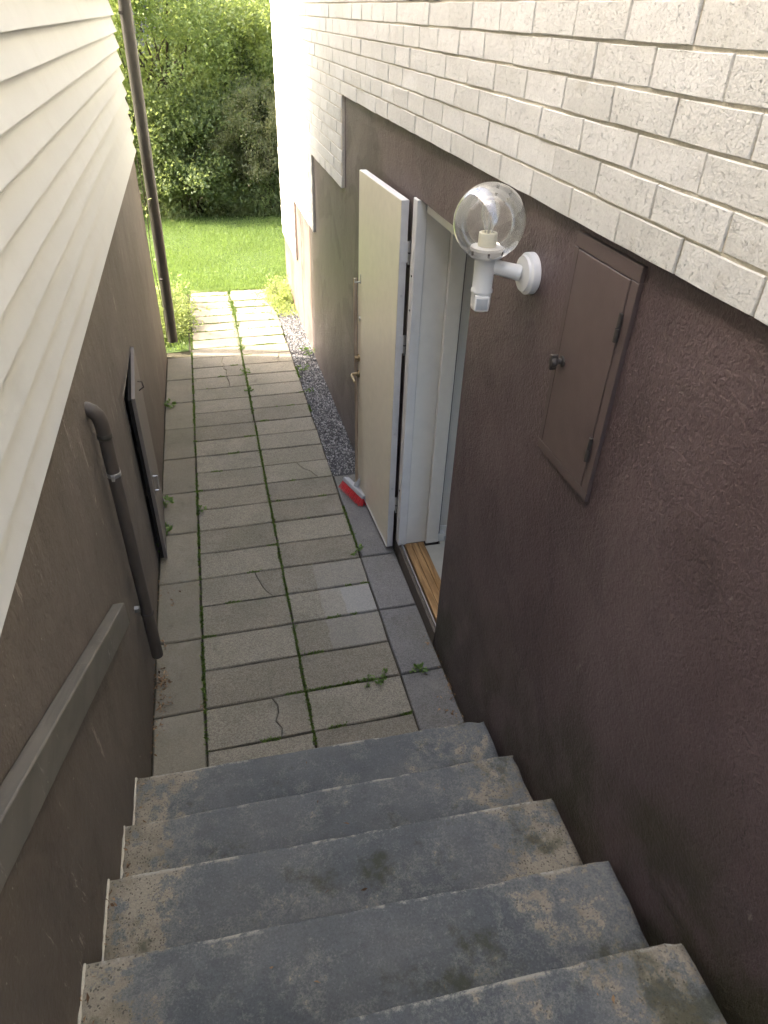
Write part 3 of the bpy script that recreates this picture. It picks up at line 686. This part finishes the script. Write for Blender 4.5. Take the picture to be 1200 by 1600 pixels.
cl = MB().tube([(PX, PY, -1.575), (PX, PY, -1.555)], .0285, 24).build('clamp', M_METAL, dp, .001)
MB().box(PX - .006, PX + .006, PY - .046, PY - .028, -1.577, -1.553).build('clamp_lug', M_METAL, cl, .001); MB().box(PX - .006, PX + .006, PY + .028, PY + .046, -1.577, -1.553).build('clamp_lug', M_METAL, cl, .001)
MB().tube([(PX, PY + .038, -1.565), (PX + .02, PY + .038, -1.565)], .004, 8).build('clamp_bolt', M_METAL, cl)
c2 = MB().box(XL - .002, PX - .02, PY - .058, PY - .034, -2.30, -2.278).build('bracket', M_METAL, dp, .001)

ht = empty('wall_hatch', (XL, 3.85, -2.79), 'taupe wooden hatch standing ajar in the left wall with wire pull handle', 'hatch')
HA = Vector((XL + .006, HO1 - .002, 0)); HB = Vector((XL + .046, HO0 - .022, 0)); hu = (HB - HA).normalized(); hn = Vector((-hu.y, hu.x, 0))
if hn.x < 0: hn = -hn
Mh = Matrix(((hu.x, hn.x, 0, HA.x), (hu.y, hn.y, 0, HA.y), (0, 0, 1, 0), (0, 0, 0, 1))); HL = (HB - HA).length
pn = MB().box(0, HL, -.004, .016, -2.795, -1.69, Mh).build('panel', M_HATCH, ht, .002)
MB().box(.004, HL - .004, -.022, -.0045, -2.79, -1.70, Mh).build('backing_board', M_DARK, ht, .001)
h1 = MB().tube([Mh @ Vector(p) for p in ((HL - .10, .016, -2.245), (HL - .10, .042, -2.245), (HL - .10, .042, -2.345), (HL - .10, .016, -2.345))], .0042, 8).build('pull_handle', M_METAL, pn)
MB().box(HL - .12, HL - .08, .0161, .0185, -2.37, -2.22, Mh).build('handle_plate', M_HATCH, pn, .0008)
MB().tube([Mh @ Vector(p) for p in ((.30, .016, -1.78), (.30, .04, -1.785), (.30, .045, -1.82), (.30, .016, -1.84))], .004, 8).build('hook', M_IRON, pn)
mb = MB(); mb.box(XL - .03, XL + .003, HO0 - .012, HO0 - .001, -2.79, HZ1 + .012); mb.box(XL - .03, XL + .003, HO0, HO1 + .01, HZ1 + .001, HZ1 + .012)
mb.build('frame', MP_L, ht, .002)
MB().box(XL - .21, XL - .18, HO0 + .002, HO1 - .002, HZ0, HZ1 - .002).build('recess_back', M_DARK, ht)
MB().box(XL - .06, XL - .035, HO0 + .12, HO0 + .30, HZ1 - .35, HZ1 - .02).build('insulation_block', m_plain('pale_insulation', (.62, .62, .58), .9, 0, .15), ht, .006)

gp = empty('downpipe', (-.44, 7.1, -2.85), 'tall brown rainwater downpipe at the far corner of the left house', 'pipe')
MB().tube([(-.444, 7.03, -2.80), (-.424, 7.03, -1.4), (-.402, 7.03, 0), (-.38, 7.03, EAVE)], .050, 24).build('pipe', M_PIPE2, gp, 0, True)
MB().box(-.475, -.445, 6.95, 7.06, -2.155, -2.145).build('bracket', M_IRON, gp); MB().box(-.455, -.425, 6.95, 7.06, -.07, -.05).build('bracket', M_IRON, gp)
mb = MB(); mb.tube([(-.404, 7.03, -.03), (-.403, 7.03, -.07)], .053, 24); mb.build('clamp', M_PIPE2, gp, 0, True)

# ================================================================== broom
br = empty('broom', (.80, 3.98, gz(.8, 3.98)), 'red bristled broom with brown stick leaning against the open door edge', 'broom')
bc = Vector((.815, 3.955, gz(.8, 3.95))); bu = Vector((.32, -.95, 0)).normalized(); bv = Vector((-bu.y, bu.x, 0)); 
if bv.x > 0: bv = -bv
lean = Matrix.Rotation(math.radians(22), 4, bu)          # brush leans, bristles kicked into the passage
up = (lean @ Vector((0, 0, 1)))
if up.dot(bv) > 0: lean = Matrix.Rotation(math.radians(-22), 4, bu); up = lean @ Vector((0, 0, 1))
sv = lean @ bv
Mb = Matrix(((bu.x, sv.x, up.x, bc.x), (bu.y, sv.y, up.y, bc.y), (bu.z, sv.z, up.z, bc.z), (0, 0, 0, 1)))
hd = MB().box(-.14, .14, -.026, .026, .062, .092, Mb).build('brush_head', M_BROOM, br, .005, False, 2)
MB().tube([Mb @ Vector((0, 0, .092)), Mb @ Vector((0, 0, .15))], [.021, .016], 14).build('socket', M_BROOM, hd, 0, True)
bm_ = MB()
for i in range(17):
    for j in range(4):
        for q in range(5):
            u0 = -.132 + .264 * i / 16; v0 = -.019 + .038 * j / 3
            a = random.uniform(0, 6.28); fl = .010
            p0 = Vector((u0 + .003 * math.cos(a), v0 + .003 * math.sin(a), .064)); p1 = Vector((u0 * 1.06 + fl * math.cos(a) * random.random(), v0 * 1.7 + fl * math.sin(a) * random.random(), .004 + random.uniform(0, .006)))
            bm_.tube([Mb @ p0, Mb @ p1], [.0016, .0014], 4)
bm_.build('bristles', M_RED, hd)
top = Vector((.862, 4.115, -1.31)); bot = Mb @ Vector((0, 0, .11))
MB().tube([bot, bot.lerp(top, .5) + Vector((.002, 0, 0)), top], .0115, 14).build('stick', M_STICK, br, 0, True)

# ================================================================== moss, weeds, litter
def clumps(name, pts, nper, size, mat, label, cat, spread=(.01, .01), upb=.8):
    P = np.repeat(np.array(pts), nper, 0); n = len(P)
    P = P + rng.normal(size=(n, 3)) * np.array([spread[0], spread[1], .001]); P[:, 2] += np.abs(rng.normal(size=n)) * .003
    D = rng.normal(size=(n, 3)); D[:, 2] = np.abs(D[:, 2]) * upb + .15
    o = link_mesh(name, leaf_mesh(name, P, D, rng.uniform(.5, 1.3, n) * size, .6), mat); return tag(o, label, cat, kind='stuff')
pts = []
def nz(a): return math.sin(a * 3.1 + 1) + math.sin(a * 7.7 + 2) * .8 + math.sin(a * 17.3) * .6
for y in np.arange(1.95, 8.95, .008):
    if nz(y) > -1.2 or random.random() < .3: pts.append((XA + .5 + random.gauss(0, .003), y, 0))
    if nz(y * 1.3 + 5) > -.1 or random.random() < .18: pts.append((XA + random.gauss(0, .003), y, 0))
    if nz(y * .9 + 9) > .9: pts.append((XA + 1 + random.gauss(0, .003), y, 0))
    if y > 6.9:
        for _ in range(3): pts.append((XA + .5 + random.gauss(0, .018), y, 0))
for k in range(0, 28):
    for x in np.arange(XA, XA + 1, .008):
        g = nz(x * 2.2 + k * 3.7)
        if g > (1.25 if k < 7 else 1.5) - (1.6 if k >= 20 else 0) or (k == 1 and x > XA + .5 and g > -1.0) or (k == 0 and x > XA + .55 and g > .2): pts.append((x, Y0 + k * .25 + random.gauss(0, .003), 0))
for k in range(20, 28):
    for _ in range(60):
        x = XA + random.random(); pts.append((x, Y0 + k * .25 + random.gauss(0, .012), 0)) if nz(x * 3 + k * 5.1) > .2 else None
pts = [(x, y, gz(x, y) - .006) for x, y, _ in pts]
clumps('moss', pts, 9, .012, M_MOSS, 'green moss growing in the paving joints', 'moss', (.0035, .0035))
def weed(x, y, n, h, label, leafL=.05, spread=.6, zz=None, stems=True):
    z0 = gz(x, y) - .004 if zz is None else zz
    t = empty('weed', (x, y, z0), label, 'weed', 'weeds in the paving joints'); P = []; D = []; mb = MB()
    for i in range(n):
        a = random.uniform(0, 6.28); rr = spread * random.random(); tip = Vector((x + rr * h * math.cos(a), y + rr * h * math.sin(a), z0 + h * random.uniform(.25, 1)))
        mb.tube([(x, y, z0), (Vector((x, y, z0)) + tip) / 2 + Vector((0, 0, h * .15)), tip], .0012, 4)
        for _ in range(7): P.append(tip + Vector((random.gauss(0, .006), random.gauss(0, .006), random.gauss(0, .003)))); D.append((math.cos(a) + random.gauss(0, .5), math.sin(a) + random.gauss(0, .5), random.uniform(-.1, .5)))
    mb.build('stem', M_WEED, t); me = leaf_mesh('foliage', np.array([tuple(p) for p in P]) - np.array(t.location), np.array(D), np.array([random.uniform(.4, .9) * leafL for _ in P]), .5)
    link_mesh('foliage', me, M_WEED, t, t.location); return t
weed(.637, 2.262, 9, .03, 'low green weed in the joint left of the small leafy weed near the stairs', .028, 1.6)
weed(.56, 2.268, 6, .02, 'flat sprig of weed in the second paver joint from the stairs', .022, 2.2)
weed(.835, 2.268, 7, .035, 'small leafy green weed between the grey slabs near the right wall', .032, .9)
weed(-.485, 4.10, 7, .09, 'taller weed growing at the foot of the left wall beside the hatch', .05, .5)
weed(-.47, 3.78, 7, .06, 'broad leaved weed on the left slabs just below the hatch handle', .055, .9)
weed(-.495, 3.62, 5, .05, 'small weed at the left wall under the lower end of the hatch', .045, .6)
weed(-.468, 5.70, 4, .06, 'two leaf seedling at the left wall halfway along the path', .06, .5)
weed(XA + .03, 4.0, 5, .03, 'tuft of weed in the left joint opposite the hatch', .03, 1.2)
weed(.71, 3.33, 5, .05, 'pale spindly weed in the joint beside the open door', .03, .8)
weed(XA + .49, 5.9, 8, .03, 'patch of small weeds midway along the middle joint', .03, 1.6)
weed(XA + .49, 6.3, 8, .03, 'patch of weeds in the middle joint near the shadow edge', .03, 1.6)
weed(.91, 6.62, 16, .12, 'bushy green weed in the gravel at the shadow edge', .035, .7)
weed(.80, 6.25, 9, .05, 'small weed sprouting at the edge of the gravel', .03, 1.0)
weed(.78, 5.75, 6, .04, 'sparse weed at the gravel edge further from the shadow line', .025, 1.0)
# dry leaf litter below the drain pipe and in corners
P = []
for cx, cy, s, n in ((-.485, 2.50, .035, 110), (-.47, 2.36, .04, 50), (-.505, 2.2, .05, 40), (-.5, 2.75, .05, 30), (-.28, 2.29, .02, 12), (-.5, 3.2, .1, 25), (.95, 2.2, .1, 30), (.955, 1.9, .1, 30), (.945, 2.45, .03, 20), (.93, 2.05, .05, 20)):
    for _ in range(n):
        x = min(max(cx + random.gauss(0, s * .6), XL + .004), XR - .004); y = cy + random.gauss(0, s); P.append((x, y, gz(x, y) + random.uniform(.001, .012)))
for i in range(5):
    for _ in range(16):
        P.append((XL + abs(random.gauss(.012, .02)) + .004, random.uniform(SN[i + 1][0] + .01, SN[i][0] - .03), SN[i][2] + random.uniform(.001, .005)))
    for _ in range(3):
        P.append((random.uniform(-.4, .9), random.uniform(SN[i + 1][0] + .01, SN[i][0] - .05), SN[i][2] + .003))
P = np.array(P); D = rng.normal(size=P.shape); D[:, 2] *= .25
tag(link_mesh('leaf_litter', leaf_mesh('leaf_litter', P, D, rng.uniform(.006, .026, len(P)), .4, .1), M_LITTER), 'dry brown leaf litter and twigs along the wall feet', 'leaf litter', kind='stuff')

# ================================================================== lawn grass and garden plants
n = 110000
gxv = rng.uniform(-2.2, 3.2, n); gyv = rng.uniform(8.93, 13.6, n)
near = rng.random(n) < .35; gxv[near] = rng.uniform(-.8, 1.6, near.sum()); gyv[near] = 8.93 + rng.random(near.sum()) ** 1.6 * 4
keep = gxv < 99; P = np.stack([gxv, gyv, gz(gxv, gyv) - .015], 1)
n2 = 9000; sx = rng.uniform(-1.6, -.31, n2); sy_ = rng.uniform(7.05, 8.95, n2); P = np.concatenate([P, np.stack([sx, sy_, gz(sx, sy_) - .016], 1)])
n = len(P); D = rng.normal(size=(n, 3)) * .45; D[:, 2] = 1
M_GRASS = m_leaf('grass_blade', (.105, .165, .045), (.19, .27, .085), .35, .55)
tag(link_mesh('grass', leaf_mesh('grass', P, D, rng.uniform(.02, .055, n) * (1 + .3 * np.sin(P[:, 0] * 3) * np.sin(P[:, 1] * 2.3)), .16, .03), M_GRASS), 'short sunlit green lawn grass beyond the paving', 'grass', kind='stuff')

def foliage(name, center, radii, nleaf, size, mat, parent, ncl=60, tight=.22, droop=.0, shell=.55, wr=.5, flat_bottom=None):
    c = np.array(center); r = np.array(radii)
    d = rng.normal(size=(ncl, 3)); d /= np.linalg.norm(d, axis=1, keepdims=True)
    cl = c + d * r * (shell + (1 - shell) * rng.random((ncl, 1)) ** .6) * (1 + .16 * rng.normal(size=(ncl, 1)))
    idx = rng.integers(0, ncl, nleaf); csz = tight * (.6 + .8 * rng.random(ncl))
    P = cl[idx] + rng.normal(size=(nleaf, 3)) * csz[idx][:, None] * np.array([1, 1, .8]) * r.mean()
    D = (P - c) / r; D = D / (np.linalg.norm(D, axis=1, keepdims=True) + 1e-6) * .8 + rng.normal(size=(nleaf, 3)) * .7; D[:, 2] += -droop
    g = gz(P[:, 0], P[:, 1]); P[:, 2] = np.maximum(P[:, 2], g + .03)
    if flat_bottom is not None: k = P[:, 2] > flat_bottom + .25 * np.sin(P[:, 0] * 4); P, D = P[k], D[k]
    off = world_loc(parent); me = leaf_mesh(name, P - np.array(off), D, rng.uniform(.6, 1.35, len(P)) * size, wr)
    return link_mesh(name, me, mat, parent, off), cl
def shrub(name, label, cat, base, center, radii, nleaf, size, mat, ncl=60, stems=6, group=None, trunk_r=.03, **k):
    t = empty(name, (base[0], base[1], gz(base[0], base[1])), label, cat, group)
    crown, cl = foliage('crown', center, radii, nleaf, size, mat, t, ncl, **k)
    mb = MB(); z0 = gz(base[0], base[1]) - .05
    for i in range(stems):
        e = Vector(cl[rng.integers(0, len(cl))]); b = Vector((base[0] + random.gauss(0, .12 if stems > 2 else .02), base[1] + random.gauss(0, .12 if stems > 2 else .02), z0))
        m = b.lerp(e, .45) + Vector((random.gauss(0, .08), random.gauss(0, .08), .15)); mb.tube([b, m, e], [trunk_r, trunk_r * .65, trunk_r * .2], 7)
        for _ in range(3):
            e2 = Vector(cl[rng.integers(0, len(cl))]); mb.tube([m, m.lerp(e2, .6) + Vector((0, 0, .1)), e2], [trunk_r * .5, trunk_r * .3, trunk_r * .1], 5)
    mb.build('trunk', M_BARK, t); return t
LB = m_leaf('bright_leaf', (.15, .20, .08), (.31, .37, .16), .5)
LM = m_leaf('mid_leaf', (.11, .155, .07), (.23, .28, .13), .48)
LO = m_leaf('olive_leaf', (.16, .18, .10), (.29, .305, .18), .42)
LD = m_leaf('dark_leaf', (.075, .105, .048), (.14, .185, .085), .4)
G = 'shrubs and trees behind the lawn'
shrub('tree', 'tall bright green leafy tree behind the lawn, next to the downpipe', 'tree', (-.7, 14.4), (-.6, 14.2, -.5), (1.6, 1.2, 1.9), 60000, .052, LB, 220, 4, G, .05, tight=.12, wr=.75, shell=.45)
shrub('tree', 'broad tree with drooping leaves beside the white brick corner', 'tree', (2.4, 14.6), (2.2, 14.3, -.4), (1.25, 1.0, 1.3), 20000, .075, LB, 90, 3, G, .06, tight=.12, droop=.6, wr=.45)
shrub('shrub', 'olive green feathery shrub at the right of the hedge', 'shrub', (1.2, 13.8), (1.15, 13.6, -1.75), (.95, .75, .75), 34000, .040, LO, 150, 9, G, .02, tight=.10, wr=.4, flat_bottom=-2.45)
shrub('shrub', 'dark low shrub with pale leaf tips below the bright tree', 'shrub', (-.2, 13.5), (-.2, 13.6, -2.1), (1.0, .7, .95), 36000, .055, LM, 160, 8, G, .015, tight=.13, wr=.7, shell=.4)
shrub('shrub', 'dark shaded undergrowth deep behind the olive shrub', 'shrub', (1.0, 15.0), (.9, 15.0, -2.0), (2.2, .8, 1.3), 34000, .08, LD, 120, 6, G, .03, tight=.2, wr=.7, shell=.2)
shrub('tree', 'mid green tree filling the gap above the olive shrub', 'tree', (.75, 15.6), (.7, 15.4, -1.0), (1.3, .9, 1.15), 30000, .06, LM, 150, 3, G, .05, tight=.13, wr=.7, shell=.3)
shrub('shrub', 'leafy hedge shrub hidden mostly behind the left house', 'shrub', (-2.6, 13.9), (-2.6, 13.9, -1.9), (1.2, .8, 1.3), 9000, .08, LM, 50, 6, G, .03)
shrub('shrub', 'leafy hedge shrub hidden mostly behind the white brick house', 'shrub', (3.6, 13.7), (3.6, 13.7, -1.9), (1.2, .8, 1.2), 9000, .08, LM, 50, 6, G, .03)
shrub('shrub', 'low grassy undergrowth at the foot of the olive shrub', 'shrub', (1.1, 13.35), (1.15, 13.4, -2.75), (.9, .35, .3), 9000, .05, LM, 60, 6, G, .006, tight=.2, wr=.45)
# plants by the path
shrub('plant', 'lush yellow green ground plants at the foot of the downpipe', 'plant', (-.5, 7.9), (-.52, 8.0, -2.86), (.24, .75, .20), 6000, .034, LB, 60, 5, None, .004, tight=.2, wr=.6)
shrub('plant', 'low green ground cover between the path end and the white brick corner', 'plant', (.85, 8.5), (.87, 8.5, -2.93), (.15, .55, .12), 5000, .028, LB, 60, 5, None, .003, tight=.22, wr=.65)
shrub('shrub', 'garden shrub round the corner of the left house casting dappled shade', 'shrub', (-1.9, 8.25), (-1.9, 8.25, -1.2), (.34, .6, .34), 620, .075, LD, 22, 5, None, .012, tight=.14)
# creeper on the downpipe
t = empty('creeper', (-.47, 7.0, -2.7), 'thin yellow green creeper clinging behind the downpipe', 'creeper')
pts = [(-.50 + .012 * math.sin(i * .9), 7.0 + .02 * math.cos(i * 1.7), -2.8 + i * .16) for i in range(12)]
MB().tube(pts, .0035, 6).build('stem', M_BARK, t)
P = np.array([(x + random.gauss(0, .03), y + random.gauss(0, .03), z + random.gauss(0, .05)) for (x, y, z) in pts[2:] for _ in range(4) if random.random() < .22]); D = rng.normal(size=P.shape); D[:, 0] += .6
link_mesh('foliage', leaf_mesh('foliage', P - np.array(t.location), D, rng.uniform(.03, .06, len(P)), .6), LB, t, t.location)
# fence and dark outbuilding glimpsed through the trees
sh = empty('outbuilding', (1.6, 19, -3.0), 'dark grey boarded outbuilding glimpsed through the trees', 'building')
M_SHED = m_wood('weathered_grey_boards', (.10, .10, .105), (.20, .20, .205), (1, 1, .08), .8)
MB().box(-4.5, 7, 19.03, 22, -3.3, 2.2).build('wall', m_plain('shed_dark', (.03, .03, .032), .9), sh)
for i in range(70): MB().box(-4.5 + i * .164, -4.5 + i * .164 + .125, 19.0, 19.028, -3.3, 2.2 + random.uniform(-.01, .01)).build('board', M_SHED, sh, .004)
MB().add([(-4.9, 18.6, 2.1), (7.4, 18.6, 2.1), (7.4, 20.6, 3.6), (-4.9, 20.6, 3.6), (7.4, 22.4, 2.1), (-4.9, 22.4, 2.1)], [(0, 1, 2, 3), (3, 2, 4, 5), (0, 5, 4, 1)]).build('roof', M_ROOF, sh)

# ================================================================== lift everything so the yard floor is near z = 0
for o in list(SC.objects):
    if o.parent is None and o.type not in ('CAMERA', 'LIGHT'): o.location.z += LIFT
